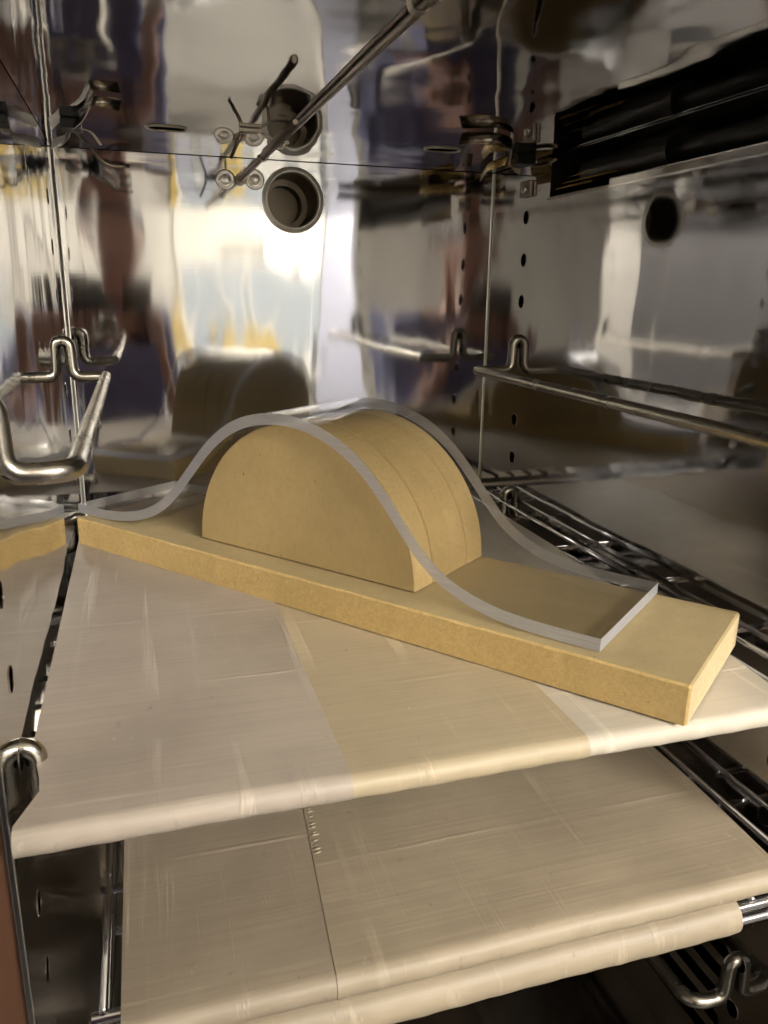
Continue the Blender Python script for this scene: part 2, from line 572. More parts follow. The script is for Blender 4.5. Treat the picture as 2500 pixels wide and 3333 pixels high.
# ------------------------------------------------------------------ the room the polished walls mirror
def room():
    x0, x1, y0, y1, z0, z1 = -2.2, 2.8, -3.4, 1.5, ROOM_Z, 1.5
    def sheet(name, vs, m):
        bm = bmesh.new()
        bm.faces.new([bm.verts.new(v) for v in vs])
        return tag(obj(name, bm, M[m]), kind='structure')
    sheet('floor', [(x0, y0, z0), (x1, y0, z0), (x1, y1, z0), (x0, y1, z0)], 'room_floor')
    sheet('ceiling', [(x0, y0, z1), (x1, y0, z1), (x1, y1, z1), (x0, y1, z1)], 'room_ceiling')
    sheet('wall_far', [(x0, y0, z0), (x1, y0, z0), (x1, y0, z1), (x0, y0, z1)], 'room_wall')
    sheet('wall_behind_oven', [(x0, y1, z0), (x1, y1, z0), (x1, y1, z1), (x0, y1, z1)], 'room_side')
    sheet('wall_left', [(x0, y0, z0), (x0, y1, z0), (x0, y1, z1), (x0, y0, z1)], 'room_side')
    sheet('wall_right', [(x1, y0, z0), (x1, y1, z0), (x1, y1, z1), (x1, y0, z1)], 'room_dark')
    cx, cyy, hx = 1.95, -2.3, .45
    t = tag(empty('ceiling_light', (cx, cyy, z1)), 'lit square ceiling light beside the far cream wall', 'light')
    bm = bmesh.new()
    o_ = hx + .03
    for a0, a1, b0, b1 in ((-o_, o_, -o_, -hx), (-o_, o_, hx, o_), (-o_, -hx, -hx, hx), (hx, o_, -hx, hx)):
        box(bm, cx + a0, cx + a1, cyy + b0, cyy + b1, z1 - .05, z1 - .002)
    obj('frame', bm, M['room_ceiling'], t)
    bm = bmesh.new()
    box(bm, cx - hx + .002, cx + hx - .002, cyy - hx + .002, cyy + hx - .002, z1 - .035, z1 - .004, .004)
    obj('diffuser', bm, M['lamp_ceiling'], t)
    t = tag(empty('added_fill_light', (.72, -1.5, z1)), 'added opal box light behind the photographer, brightening fronts in the oven', 'light')  # out-of-view lamp added to throw frontal light into the oven
    bm = bmesh.new(); box(bm, .30, 1.14, -1.62, -1.38, .84, 1.04, .02); obj('fill_box', bm, M['lamp_fill'], t)
    bm = bmesh.new(); box(bm, .29, 1.15, -1.63, -1.37, 1.041, 1.06, .003); obj('lid', bm, M['room_ceiling'], t)
    for a in (.42, 1.02):
        bm = bmesh.new(); tube(bm, [(a, -1.5, 1.06), (a, -1.5, z1)], .004, 8); obj('suspension_rod', bm, M['chrome'], t)
    # work lamp on the far wall: housing, lit panel
    t = tag(empty('wall_lamp', (0.78, y0, .45)), 'bright rectangular work lamp on the far cream wall', 'lamp')
    bm = bmesh.new(); box(bm, .74, .98, y0 + .002, y0 + .05, .40, .52, .008); obj('housing', bm, M['room_ceiling'], t)
    bm = bmesh.new(); box(bm, .755, .965, y0 + .051, y0 + .066, .415, .505, .005); obj('lit_panel', bm, M['lamp_strip'], t)
    # glowing panes added below the lamp for a bluish patch mirrored in steel
    t = tag(empty('glow_panes', (.78, y0, -.2)), 'added glowing panes in a white frame below the work lamp', 'window')
    for a in (.45, .68, .91):
        bm = bmesh.new(); box(bm, a + .005, a + .215, y0 + .003, y0 + .012, -.30, .34); obj('pane', bm, M['window'], t)
    bm = bmesh.new()
    for q in ((.41, 1.17, .345, .375), (.41, 1.17, -.335, -.305)):
        box(bm, q[0], q[1], y0 + .002, y0 + .03, q[2], q[3])
    for q in ((.41, .454), (.667, .683), (.897, .913), (1.127, 1.17)):
        box(bm, q[0], q[1], y0 + .002, y0 + .029, -.304, .344)
    obj('frame', bm, M['room_ceiling'], t)
    # small cabinet beside the glowing panes
    t = tag(empty('wall_cabinet', (.33, y0, -.15)), 'small yellow wall cabinet beside the glowing panes', 'cabinet')
    bm = bmesh.new(); box(bm, .29, .40, y0 + .002, y0 + .12, -.20, .06, .004); obj('carcass', bm, M['yellow'], t)
    bm = bmesh.new(); box(bm, .293, .397, y0 + .121, y0 + .135, -.195, .055, .003); obj('door', bm, M['yellow'], t)
    bm = bmesh.new(); tube(bm, [(.385, y0 + .145, -.08), (.385, y0 + .145, -.01)], .006, 8); obj('handle', bm, M['chrome'], t)
    for bxx, bw, bz, mm, lab in ((.47, .10, .16, 'bluegrey', 'added blue grey box breaking up the glowing panes'), (.60, .08, .26, 'yellow', 'added tall yellow box breaking up the glowing panes'),
                                 (.80, .13, .12, 'room_ceiling', 'added low white box breaking up the glowing panes'), (.98, .09, .22, 'room_dark', 'added dark box breaking up the glowing panes')):
        t = tag(empty('added_box', (bxx + bw / 2, y0 + .12, -.30)), lab, 'box', 'added boxes before the glowing panes')  # boxes added to break up the mirrored glow of the panes
        bm = bmesh.new(); box(bm, bxx, bxx + bw, y0 + .06, y0 + .19, -.298, -.30 + bz, .004); obj('carton', bm, M[mm], t)
        bm = bmesh.new(); box(bm, bxx - .003, bxx + bw + .003, y0 + .057, y0 + .193, -.299 + bz, -.28 + bz, .003); obj('lid', bm, M[mm], t)
    bm = bmesh.new(); box(bm, .40, 1.18, y0 + .032, y0 + .22, -.325, -.300, .003)  # added shelf that carries these boxes
    tag(obj('box_shelf', bm, M['room_ceiling']), 'added white shelf under the glowing panes on the far wall', 'shelf')
    bm = bmesh.new(); tube(bm, round_path([(.38, y0 + .03, z1), (.36, y0 + .03, .7), (.33, y0 + .03, .2), (.30, y0 + .03, -.4), (.31, y0 + .03, z0)], .2), .008, 8)
    tag(obj('ripple_cord', bm, M['black'], None, True), 'added black cord for a dark wavy line in the reflections', 'cable')  # added cord, stands in for a dark ripple in the mirrored wall
    t = tag(empty('room_door', (1.5, y0, z0)), 'narrow blue grey door with a steel handle in the far wall', 'door')
    bm = bmesh.new(); box(bm, 1.14, 1.52, y0 + .002, y0 + .05, z0, 1.2, .004); obj('leaf', bm, M['bluegrey'], t)
    bm = bmesh.new(); tube(bm, round_path([(1.22, y0 + .05, -.15), (1.22, y0 + .10, -.15), (1.33, y0 + .10, -.15)], .02), .009, 8); obj('handle', bm, M['chrome'], t)


room()

# ------------------------------------------------------------------ the oven
oven = tag(empty('laboratory_oven', (0.17, 0.34, ROOM_Z)), 'laboratory oven with mirror polished steel chamber and brown front rim', 'oven')


def build_oven():
    o = oven
    PX, PZ, PR = 0.170, 0.3238, 0.0283
    HOLE_Y = (0.8155, 0.382)
    # back sheet: port opening
    circ = [(PX + PR * math.cos(k / 48 * math.tau), PZ + PR * math.sin(k / 48 * math.tau)) for k in range(48)]
    holed_panel('back_panel', (XL + .0012, XR - .0012, ZF, ZC - .0006), [circ], lambda a, b: (a, YB, b), M['steel_back'], o)
    # side sheets: runner slots, louvres, recess for the lamp housing
    zs = [0.1775 + 0.0436 * k for k in range(-11, 4)]
    def slots():
        return [oval(y, z, .0060, .0068) for y in HOLE_Y for z in zs if z < .33]
    louv = [oval(0.53, -0.2628 - .0214 * k, .137, .0062, 20) for k in range(5)]
    rec = [(YF + .03, .3236), (.766, .3236), (.766, ZC - .0012), (YF + .03, ZC - .0012)]
    rs = [s for s in slots() if not (s[0][0] < .5 and -.40 < s[0][1] < -.24 and False)]
    holed_panel('side_panel', (YF, YB, ZF, ZC - .0008), rs + louv + [rec], lambda a, b: (XR, a, b), M['steel_side'], o)
    holed_panel('side_panel', (YF, YB, ZF, ZC - .0008), slots(), lambda a, b: (XL, a, b), M['steel_side'], o)
    tops = [oval(.035, .766, .0165, .0100, 24), oval(.293, .7765, .0165, .0100, 24)]
    holed_panel('ceiling_panel', (XL, XR, YF, YB), tops, lambda a, b: (a, b, ZC), M['steel_top'], o)
    for ca, cb in ((.035, .766), (.293, .7765)):
        bm = bmesh.new()
        rings = [[bm.verts.new((a, b, z)) for a, b in oval(ca, cb, .0165 + e, .0100 + e, 24)] for e, z in ((.0022, ZC - .0001), (.0014, ZC - .0012), (.0002, ZC - .0013), (-.0006, ZC - .0002))]
        for A, B in zip(rings, rings[1:]):
            for k in range(24):
                bm.faces.new((A[k], A[(k + 1) % 24], B[(k + 1) % 24], B[k]))
        obj('slot_rim', bm, M['steel_satin'], o, True)
    bm = bmesh.new()
    box(bm, XL - .001, XR + .001, YF, YB + .001, ZF - .002, ZF)
    obj('floor_panel', bm, M['steel_floor'], o)
    bm = bmesh.new()
    rr = [[bm.verts.new((x, a, b)) for a, b in oval(0, 0, .0060 + e, .0068 + e)] for e, x in ((.0007, 0), (.0004, -.0004), (.0000, -.0003))]
    for A, B in zip(rr, rr[1:]):
        for k in range(16):
            bm.faces.new((A[k], A[(k + 1) % 16], B[(k + 1) % 16], B[k]))
    bmesh.ops.recalc_face_normals(bm, faces=bm.faces)
    rme = bpy.data.meshes.new('slot_rim'); bm.to_mesh(rme); bm.free()
    rme.materials.append(M['steel_trim'])
    rme.polygons.foreach_set('use_smooth', [True] * len(rme.polygons))
    for xw, sg in ((XR, 1), (XL, -1)):
        for yy in HOLE_Y:
            for z in zs:
                if z < .33:
                    q = bpy.data.objects.new('slot_rim', rme)
                    col.objects.link(q)
                    q.parent = o
                    q.location = Vector((xw, yy, z)) - o.location
                    q.scale = (sg, 1, 1)
    # folded corner beads
    for x, s in ((XL, 1), (XR, -1)):
        bm = bmesh.new()
        R, n = .0020, 8
        cx, cyy = x + s * R, YB - R
        rows = []
        for k in range(n + 1):
            a = k / n * math.pi / 2
            px, py = cx - s * R * math.cos(a), cyy + R * math.sin(a)
            rows.append((bm.verts.new((px, py - .0002, ZF)), bm.verts.new((px, py - .0002, ZC - .0006))))
        for A, B in zip(rows, rows[1:]):
            bm.faces.new((A[0], B[0], B[1], A[1]))
        obj('corner_fold', bm, M['steel_satin'], o, True)
    # port: turned rim, tube, inner sleeve
    bm = bmesh.new()
    lathe(bm, [(.0340, -.0001), (.0322, -.0006), (.0305, -.0020), (.0294, -.0026), (.0284, -.0022), (.0279, -.0008), (.0277, .002), (.0277, .004)], (PX, YB, PZ), n=64)
    rim = obj('vent_port', bm, M['port_rim'], o, True)
    bm = bmesh.new()
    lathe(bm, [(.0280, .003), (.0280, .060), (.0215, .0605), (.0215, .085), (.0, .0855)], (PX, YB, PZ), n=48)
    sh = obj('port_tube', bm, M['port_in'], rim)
    shade_angle(sh)
    # flange studs either side of the probe
    for sx, sz in ((.0982, .3409), (.1289, .3425)):
        bm = bmesh.new()
        lathe(bm, [(.0105, -.0001), (.0098, -.0006), (.0086, -.0011), (.0076, -.0010), (.0070, -.0004), (.0056, -.0004), (.0053, -.0036), (.0047, -.0042), (.0, -.0043)], (sx, YB, sz), n=32)
        shade_angle(obj('stud', bm, M['steel_satin'], o), 50)
    # lamp recess in the side wall: black end box, steel trough, lip, round socket and tube
    y0, y1, z0, z1, xd = YF + .03, .766, .3236, ZC - .0012, XR + .075
    bm = bmesh.new()
    vs = [bm.verts.new(p) for p in ((XR + .0006, y1, z0), (xd, y1, z0), (xd, y1, z1), (XR + .0006, y1, z1), (XR + .0006, .655, z0), (xd, .655, z0), (xd, .655, z1), (XR + .0006, .655, z1))]
    for f in ((0, 1, 2, 3), (0, 1, 5, 4), (1, 2, 6, 5), (3, 2, 6, 7)):
        bm.faces.new([vs[i] for i in f])
    rc = obj('lamp_recess', bm, M['black'], o)
    bm = bmesh.new()
    rows = []
    for k in range(11):
        a = k / 10 * math.pi
        px, pz = XR + .0006 + .07 * math.sin(a), (z0 + z1) / 2 - (z1 - z0) / 2 * math.cos(a)
        rows.append((bm.verts.new((px, y0, pz)), bm.verts.new((px, .6545, pz))))
    for A, B in zip(rows, rows[1:]):
        bm.faces.new((A[0], B[0], B[1], A[1]))
    obj('reflector', bm, M['steel_trim'], rc, True)
    bm = bmesh.new()
    tube(bm, [(XR + .030, .735, .3455), (XR + .030, .60, .3455)], .0165, 28)
    shade_angle(obj('socket', bm, M['black'], rc))
    bm = bmesh.new()
    tube(bm, [(XR + .030, .5998, .3455), (XR + .030, y0 + .002, .3455)], .009, 20)
    shade_angle(obj('lamp_tube', bm, M['black'], rc))
    bm = bmesh.new()
    box(bm, XR - .0022, XR + .016, y0, .6545, z0 - .0030, z0 + .0050, .0012)
    obj('recess_lip', bm, M['steel_trim'], rc)
    bm = bmesh.new()
    box(bm, XR - .0016, XR + .0004, .655, .7675, z0 - .0025, z0 - .0003)
    obj('recess_edge', bm, M['clip'], rc)
    for k, (zz, ya, yb) in enumerate(((.331, .762, .70), (.336, .762, .665), (.342, .762, .68))):
        bm = bmesh.new()
        tube(bm, [(XR + .004 + .004 * k, ya, zz), (XR + .008 + .004 * k, yb, zz + .001)], .0009, 6)
        obj('brass_wire', bm, M['brass'], rc)
    # small wall bracket near the lamp recess
    bm = bmesh.new()
    box(bm, XR - .0045, XR - .0005, .802, .826, .3285, .3445, .001)
    br = obj('wall_bracket', bm, M['clip'], o)
    bm = bmesh.new()
    lathe(bm, [(.0042, 0), (.0042, -.002), (.003, -.0032), (0, -.0034)], (XR - .0045, .813, .336), 'X', 16)
    obj('screw', bm, M['steel_trim'], br, True)
    # cabinet shell around the chamber
    x0, x1, yb_, zb, zt = XL - .10, XR + .13, YB + .12, ROOM_Z + .002, ZC + .14
    def shell(name, a, m):
        bm = bmesh.new()
        bm.faces.new([bm.verts.new(p) for p in a])
        obj(name, bm, m, o)
    shell('cabinet_side', [(x0, YF, zb), (x0, yb_, zb), (x0, yb_, zt), (x0, YF, zt)], M['brown'])
    shell('cabinet_side', [(x1, YF, zb), (x1, yb_, zb), (x1, yb_, zt), (x1, YF, zt)], M['brown'])
    shell('cabinet_top', [(x0, YF, zt), (x1, YF, zt), (x1, yb_, zt), (x0, yb_, zt)], M['brown'])
    shell('cabinet_back', [(x0, yb_, zb), (x1, yb_, zb), (x1, yb_, zt), (x0, yb_, zt)], M['void'])
    bm = bmesh.new()
    L = .0032
    for a in ((x0, XL - L, zb, zt), (XR + L, x1, zb, zt), (XL - L, XR + L, ZC + L, zt), (XL - L, XR + L, zb, ZF - L)):
        box(bm, a[0], a[1], YF, YF + .004, a[2], a[3])
    obj('front_panel', bm, M['brown'], o)
    bm = bmesh.new()
    for a in ((XL - L, XL - .0001, ZF, ZC), (XR + .0001, XR + L, ZF, ZC), (XL - L, XR + L, ZC + .0001, ZC + L), (XL - L, XR + L, ZF - L, ZF - .0021)):
        box(bm, a[0], a[1], YF - .003, YF + .003, a[2], a[3], .0006)
    obj('front_rim', bm, M['steel_trim'], o)


build_oven()


# ------------------------------------------------------------------ shelf runners (bent rod hung in the wall slots)
def runner(side, ztop, label, group, inset=.0372, yfront=.3845):
    wall, s = (XL, 1) if side < 0 else (XR, -1)
    t = tag(empty('shelf_runner', (wall + s * .02, .6, ztop - .031)), label, 'shelf runner', group)
    zb, xi = ztop - .0312, wall + s * inset
    bm = bmesh.new()
    tube(bm, [(xi, yfront + .040, zb + .0003), (xi, .8125, zb + .0003)], .0050, 18)
    shade_angle(obj('support_rod', bm, M['runner'], t))
    for k, yh in enumerate((.8155, yfront)):
        lead = [(xi - s * .001, yh - .001, zb)] if k == 0 else [(xi, yh + .045, zb), (xi, yh + .002, zb)]
        rad = [.0095, .0068] if k == 0 else [.0150, .0110, .0068]
        bm = bmesh.new()
        tube(bm, round_path(lead + [(wall + s * .0075, yh, zb), (wall + s * .0066, yh, ztop + .0022), (wall - s * .0080, yh, ztop + .0032)], rad, 10), .0054, 18)
        shade_angle(obj('hook', bm, M['runner'], t), 60)


runner(-1, .178, 'empty bent rod runner on the bright side wall above the MDF', 'empty runners above the work')
runner(1, .178, 'empty bent rod runner on the dark louvred side wall above the wire rack', 'empty runners above the work', .0505, .345)
runner(-1, .0045, 'runner carrying the top rack beside the notched cloth corner', 'runners under the top rack')
runner(1, .0045, 'runner carrying the top rack next to the uncovered chrome wires', 'runners under the top rack')
runner(-1, -.152, 'runner carrying the stacked lower racks on the wall without louvres', 'runners under the lower racks', .0372, .63)
runner(1, -.152, 'runner carrying the stacked lower racks on the louvred wall', 'runners under the lower racks', .0372, .63)
runner(1, -.259, 'lowest empty runner in front of the wall louvres', 'empty runners below')


# ------------------------------------------------------------------ wire racks
def rack(z, x0, x1, y0, y1, label, group):
    t = tag(empty('wire_rack', ((x0 + x1) / 2, (y0 + y1) / 2, z - .02)), label, 'rack', group)
    bm = bmesh.new()
    tube(bm, [(0, y0, 0), (0, y1, 0)], .0022, 10)
    me = bpy.data.meshes.new('wire'); bmesh.ops.recalc_face_normals(bm, faces=bm.faces); bm.to_mesh(me); bm.free()
    me.materials.append(M['chrome'])
    me.polygons.foreach_set('use_smooth', [True] * len(me.polygons))
    n = 18
    for k in range(n):
        o = bpy.data.objects.new('wire', me)
        col.objects.link(o)
        o.parent = t
        o.location = Vector((x0 + .006 + (x1 - x0 - .012) * k / (n - 1), 0, z - .0026)) - t.location
    for yy in (y0 + .002, y1 - .002):
        for zz in (z - .008, z - .019):
            bm = bmesh.new()
            tube(bm, [(x0, yy, zz), (x1, yy, zz)], .0034, 12)
            shade_angle(obj('frame_rod', bm, M['chrome'], t))
    k = 0
    yy = y0 + .095
    while yy < y1 - .04:
        bm = bmesh.new()
        tube(bm, [(x0 + .001, yy, z - .0072), (x1 - .001, yy, z - .0072)], .0027, 10)
        shade_angle(obj('cross_wire', bm, M['chrome'], t))
        yy += .1035


rack(-.0028, -.0545, .4015, .347, .872, 'chrome wire rack carrying the MDF former, wires bare beside the wall', 'wire racks')
rack(-.1285, -.0465, .3985, .349, .872, 'chrome wire rack between the two lower cloth shelves', 'wire racks')
rack(-.1545, -.0465, .3985, .343, .872, 'chrome wire rack with bare front rods below the second cloth shelf', 'wire racks')


# ------------------------------------------------------------------ cloth covers wrapped over the racks
def cloth_mesh(x0, x1, z, yfront, yback, rad, seed, left_edge=None, right_edge=None, sag=0.00022, under=.05, wrap_r=None):
    rnd = random.Random(seed)
    prof = []                       # (y, z) from back over the front edge and under
    ny = 44
    for k in range(ny + 1):
        prof.append((yback + (yfront + rad - yback) * k / ny, z))
    for k in range(1, 15):
        a = k / 14 * math.pi
        prof.append((yfront + rad - rad * math.sin(a), z - rad + rad * math.cos(a)))
    for k in range(1, 4):
        prof.append((yfront + rad + under * k / 3, z - 2 * rad - .0005 * k))
    nx = max(8, int((x1 - x0) / .008))
    ph = [1.1, 2.3, .4, 5.1, 3.0, .7]
    bm = bmesh.new()
    rows = []
    for j, (y, zz) in enumerate(prof):
        row = []
        for i in range(nx + 1):
            t = i / nx
            x = x0 + (x1 - x0) * t
            if left_edge and t < .35:
                x += left_edge(y, j > ny) * (1 - t / .35)
            if right_edge and t > .7:
                x += right_edge(y) * (t - .7) / .3
            w_ = -abs(math.sin((x + .06) / .0262 * math.pi)) * sag
            w_ += sag * 0.8 * (math.sin(x * 31 + ph[0] + y * 9) * math.sin(y * 23 + ph[1])) - sag * .8
            dy = .0003 * math.sin(x * 37 + ph[2]) + .0003 * math.sin(x * 240 + ph[3]) if j > ny else 0
            row.append(bm.verts.new((x, y + dy, zz + w_)))
        rows.append(row)
    for A, B in zip(rows, rows[1:]):
        for i in range(nx):
            bm.faces.new((A[i], A[i + 1], B[i + 1], B[i]))
    return bm


def cloth_part(name, bm, m, parent, th=.0008):
    """sheet with its real thickness and crisp cut edges"""
    me = bpy.data.meshes.new(name)
    bmesh.ops.recalc_face_normals(bm, faces=bm.faces)
    bm.to_mesh(me)
    bm.free()
    tmp = bpy.data.objects.new(name + '_flat', me)
    col.objects.link(tmp)
    md = tmp.modifiers.new('thickness', 'SOLIDIFY')
    md.thickness = th
    md.offset = -1.0
    out = bpy.data.meshes.new_from_object(tmp.evaluated_get(bpy.context.evaluated_depsgraph_get()))
    bpy.data.objects.remove(tmp)
    out.name = name
    return shade_angle(obj(name, out, m, parent), 38)


def notch(y, front):
    if y > .405:
        return 0.0
    if y > .352:
        return .0075 * (0.5 + 0.5 * math.cos((y - .352) / .053 * math.pi))
    return .0085 * max(0, (y - .334) / .018) - .001


RAD1 = .0058
t = tag(empty('cloth_cover', (.15, .34, -.02)), 'pale coated cloth wrapped over the top rack under the MDF board', 'cloth cover', 'cloth covered shelves')
cloth_part('pale_sheet', cloth_mesh(.205, .3635, -.0016, .3255, .862, RAD1, 3, right_edge=lambda y: .002 * math.sin(y * 21) - .006 * max(0, (.40 - y) / .06)), M['cloth_pale'], t)
cloth_part('tan_sheet', cloth_mesh(.070, .2185, -.0009, .3248, .862, RAD1 + .0004, 5), M['cloth_tan'], t)
cloth_part('grey_sheet', cloth_mesh(-.0665, .0862, -.0002, .3242, .862, RAD1 + .0008, 8, left_edge=notch), M['cloth_grey'], t)

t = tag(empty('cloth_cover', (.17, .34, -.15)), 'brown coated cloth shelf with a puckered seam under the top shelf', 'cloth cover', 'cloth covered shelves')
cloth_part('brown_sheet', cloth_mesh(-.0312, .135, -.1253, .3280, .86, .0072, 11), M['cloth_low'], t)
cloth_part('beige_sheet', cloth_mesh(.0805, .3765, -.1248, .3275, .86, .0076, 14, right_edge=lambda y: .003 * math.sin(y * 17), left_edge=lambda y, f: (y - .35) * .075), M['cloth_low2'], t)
bm = bmesh.new()                    # puckered seam
for k in range(32):
    y = .428 + k * .0042
    x = .0808 + (y - .35) * .075
    q = .0006 * math.sin(k * 2.1) + .0004 * math.sin(k * 5.3)
    p = [(x - .0005, y + q, -.1252), (x + .0035, y + q + .0004 * (-1) ** k, -.1245 + q * .4), (x + .0085 + q * 2, y + .0012, -.1253)]
    tube(bm, p, [.0006, .0010, .0005], 6)
obj('puckered_seam', bm, M['cloth_low2'], t, True)

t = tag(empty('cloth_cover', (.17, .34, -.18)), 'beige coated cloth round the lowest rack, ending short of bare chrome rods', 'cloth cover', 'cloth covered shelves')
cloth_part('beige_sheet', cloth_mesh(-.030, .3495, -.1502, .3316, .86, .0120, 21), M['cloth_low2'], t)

# ------------------------------------------------------------------ MDF former with the draped acrylic strip
U = Vector((.3417, -.4281, 0)).normalized()
Wd = Vector((-U.y, U.x, 0))
O0 = Vector((-.0659, .7489, 0))


def P(u, ww, h):
    return O0 + U * u + Wd * ww + Vector((0, 0, h))


form = tag(empty('forming_jig', P(.27, .064, 0)), 'MDF board with a laminated half round hump, lying diagonally on the top shelf', 'forming jig')
BL, BW, BT = .5477, .1278, .0252


def board():
    bm = bmesh.new()
    nu = 60
    rnd = random.Random(4)
    jit = [rnd.uniform(-1, 1) for _ in range((nu + 1) * 4)]
    rows = []
    for i in range(nu + 1):
        u = BL * i / nu
        j = jit[i * 4:i * 4 + 4]
        e = .0010
        if i in (1, nu - 1):
            u = .0014 if i == 1 else BL - .0014
        rows.append([bm.verts.new(p) for p in (
            P(u, 0, .0004), P(u, .0003 * j[0], BT - e - .0005 * abs(j[1])), P(u, e + .0009 * abs(j[2]) ** 2, BT),
            P(u, BW - e, BT), P(u, BW, BT - e), P(u, BW, .0004))])
        if i in (0, nu):
            c_ = P(u, BW / 2, BT / 2)
            for v_ in rows[-1]:
                d_ = v_.co - c_
                v_.co = c_ + Wd * d_.dot(Wd) * (1 - .0022 / BW) + Vector((0, 0, d_.z * (1 - .0018 / BT)))
    for A, B in zip(rows, rows[1:]):
        for k in range(6):
            f = bm.faces.new((A[k], A[(k + 1) % 6], B[(k + 1) % 6], B[k]))
            f.material_index = 0 if k == 2 else 1
    for r in (rows[0], rows[-1]):
        f = bm.faces.new(r)
        f.material_index = 2
    o = obj('base_board', bm, [M['mdf_face'], M['mdf_edge'], M['mdf_end']], form)
    return o


board()
R_H, U_C, W0, LAY = .1076, .2456, .0252, .0250
for k in range(4):                   # four boards glued side by side, edges eased
    bm = bmesh.new()
    w0, w1 = W0 + k * LAY + .0002, W0 + (k + 1) * LAY - .0002
    n = 72
    ch = (.0010, .0009, .0006, .0006)[k]
    dr = (0, .0005, -.0001, .0003)[k]
    def ring(ww, r):
        vs = [bm.verts.new(P(U_C - r * math.cos(i / n * math.pi), ww, BT + .0011 + r * math.sin(i / n * math.pi))) for i in range(n + 1)]
        return vs
    rings = [ring(w0, R_H + dr - ch), ring(w0 + ch, R_H + dr), ring(w1 - ch, R_H + dr), ring(w1, R_H + dr - ch)]
    for ia, (A, B) in enumerate(zip(rings, rings[1:])):
        for i in range(n):
            f = bm.faces.new((A[i], A[i + 1], B[i + 1], B[i]))
            f.material_index = 1
        f = bm.faces.new((A[0], B[0], B[-1], A[-1]))
        f.material_index = 1
    bm.faces.new(rings[0]).material_index = 0
    bm.faces.new(rings[-1]).material_index = 0
    shade_angle(obj('hump_layer', bm, [M['mdf_hump'], M['mdf_curve%d' % k]], form), 25)

# acrylic: outer profile measured along the board
TOPP = [(-.0105, .0346), (.0084, .0344), (.0302, .0346), (.0515, .0361), (.0723, .0402), (.0887, .0457), (.1028, .0527), (.1148, .0612),
        (.1249, .0711), (.1366, .0834), (.1462, .0940), (.1555, .1043), (.1664, .1151), (.1785, .1247), (.1917, .1330), (.2060, .1388),
        (.2213, .1425), (.2377, .1440), (.2517, .1441), (.2672, .1426), (.2817, .1383), (.2978, .1319), (.3108, .1247), (.3207, .1167),
        (.3319, .1062), (.3416, .0955), (.3533, .0812), (.3623, .0695), (.3704, .0612), (.3790, .0543), (.3890, .0478), (.4009, .0424),
        (.4173, .0378), (.4318, .0357), (.4508, .0346), (.4701, .0343), (.4925, .0343)]


def resample(pts, n):
    pts = [Vector((a, b)) for a, b in pts]
    for _ in range(2):               # gentle smoothing of the traced profile
        pts = [pts[0]] + [(pts[i - 1] + pts[i] * 2 + pts[i + 1]) / 4 for i in range(1, len(pts) - 1)] + [pts[-1]]
    L = [0.0]
    for a, b in zip(pts, pts[1:]):
        L.append(L[-1] + (b - a).length)
    ext = [pts[0] * 2 - pts[1]] + pts + [pts[-1] * 2 - pts[-2]]
    out = []
    for k in range(n + 1):
        s = L[-1] * k / n
        i = max(0, min(len(pts) - 2, next((q for q in range(len(L) - 1) if L[q + 1] >= s - 1e-9), len(pts) - 2)))
        t = (s - L[i]) / (L[i + 1] - L[i])
        p0, p1, p2, p3 = ext[i], ext[i + 1], ext[i + 2], ext[i + 3]
        out.append(0.5 * ((2 * p1) + (p2 - p0) * t + (2 * p0 - 5 * p1 + 4 * p2 - p3) * t * t + (3 * p1 - p0 - 3 * p2 + p3) * t ** 3))
    return out


def acrylic_strip():
    root = tag(empty('acrylic_strip', P(.24, .068, BT)), 'clear acrylic strip draped over the MDF hump in a bell curve', 'acrylic strip')
    prof = resample(TOPP, 150)
    th = .0084
    bm = bmesh.new()
    A0, A1 = .0100, .1270
    rows = []
    for i, p in enumerate(prof):
        t = (prof[min(len(prof) - 1, i + 1)] - prof[max(0, i - 1)]).normalized()
        nn = Vector((-t.y, t.x))
        q = p - nn * th
        lo = BT + .0006
        rr = math.hypot(q.x - U_C, q.y - BT)
        if q.y < lo:
            q = Vector((q.x, lo))
        rows.append([bm.verts.new(x) for x in (P(p.x, A0, p.y), P(p.x, A1, p.y), P(q.x, A1, q.y), P(q.x, A0, q.y))])
    for A, B in zip(rows, rows[1:]):
        for k in range(4):
            f = bm.faces.new((A[k], A[(k + 1) % 4], B[(k + 1) % 4], B[k]))
            f.material_index = 1 if k in (1, 3) else 0
    for r in (rows[0], rows[-1]):
        bm.faces.new(r).material_index = 1
    bmesh.ops.recalc_face_normals(bm, faces=bm.faces)
    # split into the clear sheet and its sawn edges
    edge = bm.copy()
    bmesh.ops.delete(bm, geom=[f for f in bm.faces if f.material_index == 1], context='FACES')
    bmesh.ops.delete(edge, geom=[f for f in edge.faces if f.material_index == 0], context='FACES')
    me = bpy.data.meshes.new('clear_sheet'); bm.to_mesh(me); bm.free()
    obj('clear_sheet', me, M['acrylic'], root, True)
    me = bpy.data.meshes.new('sawn_edge'); edge.to_mesh(me); edge.free()
    for pl in me.polygons:
        pl.material_index = 0
    shade_angle(obj('sawn_edge', me, M['acrylic_edge'], root), 30)


acrylic_strip()


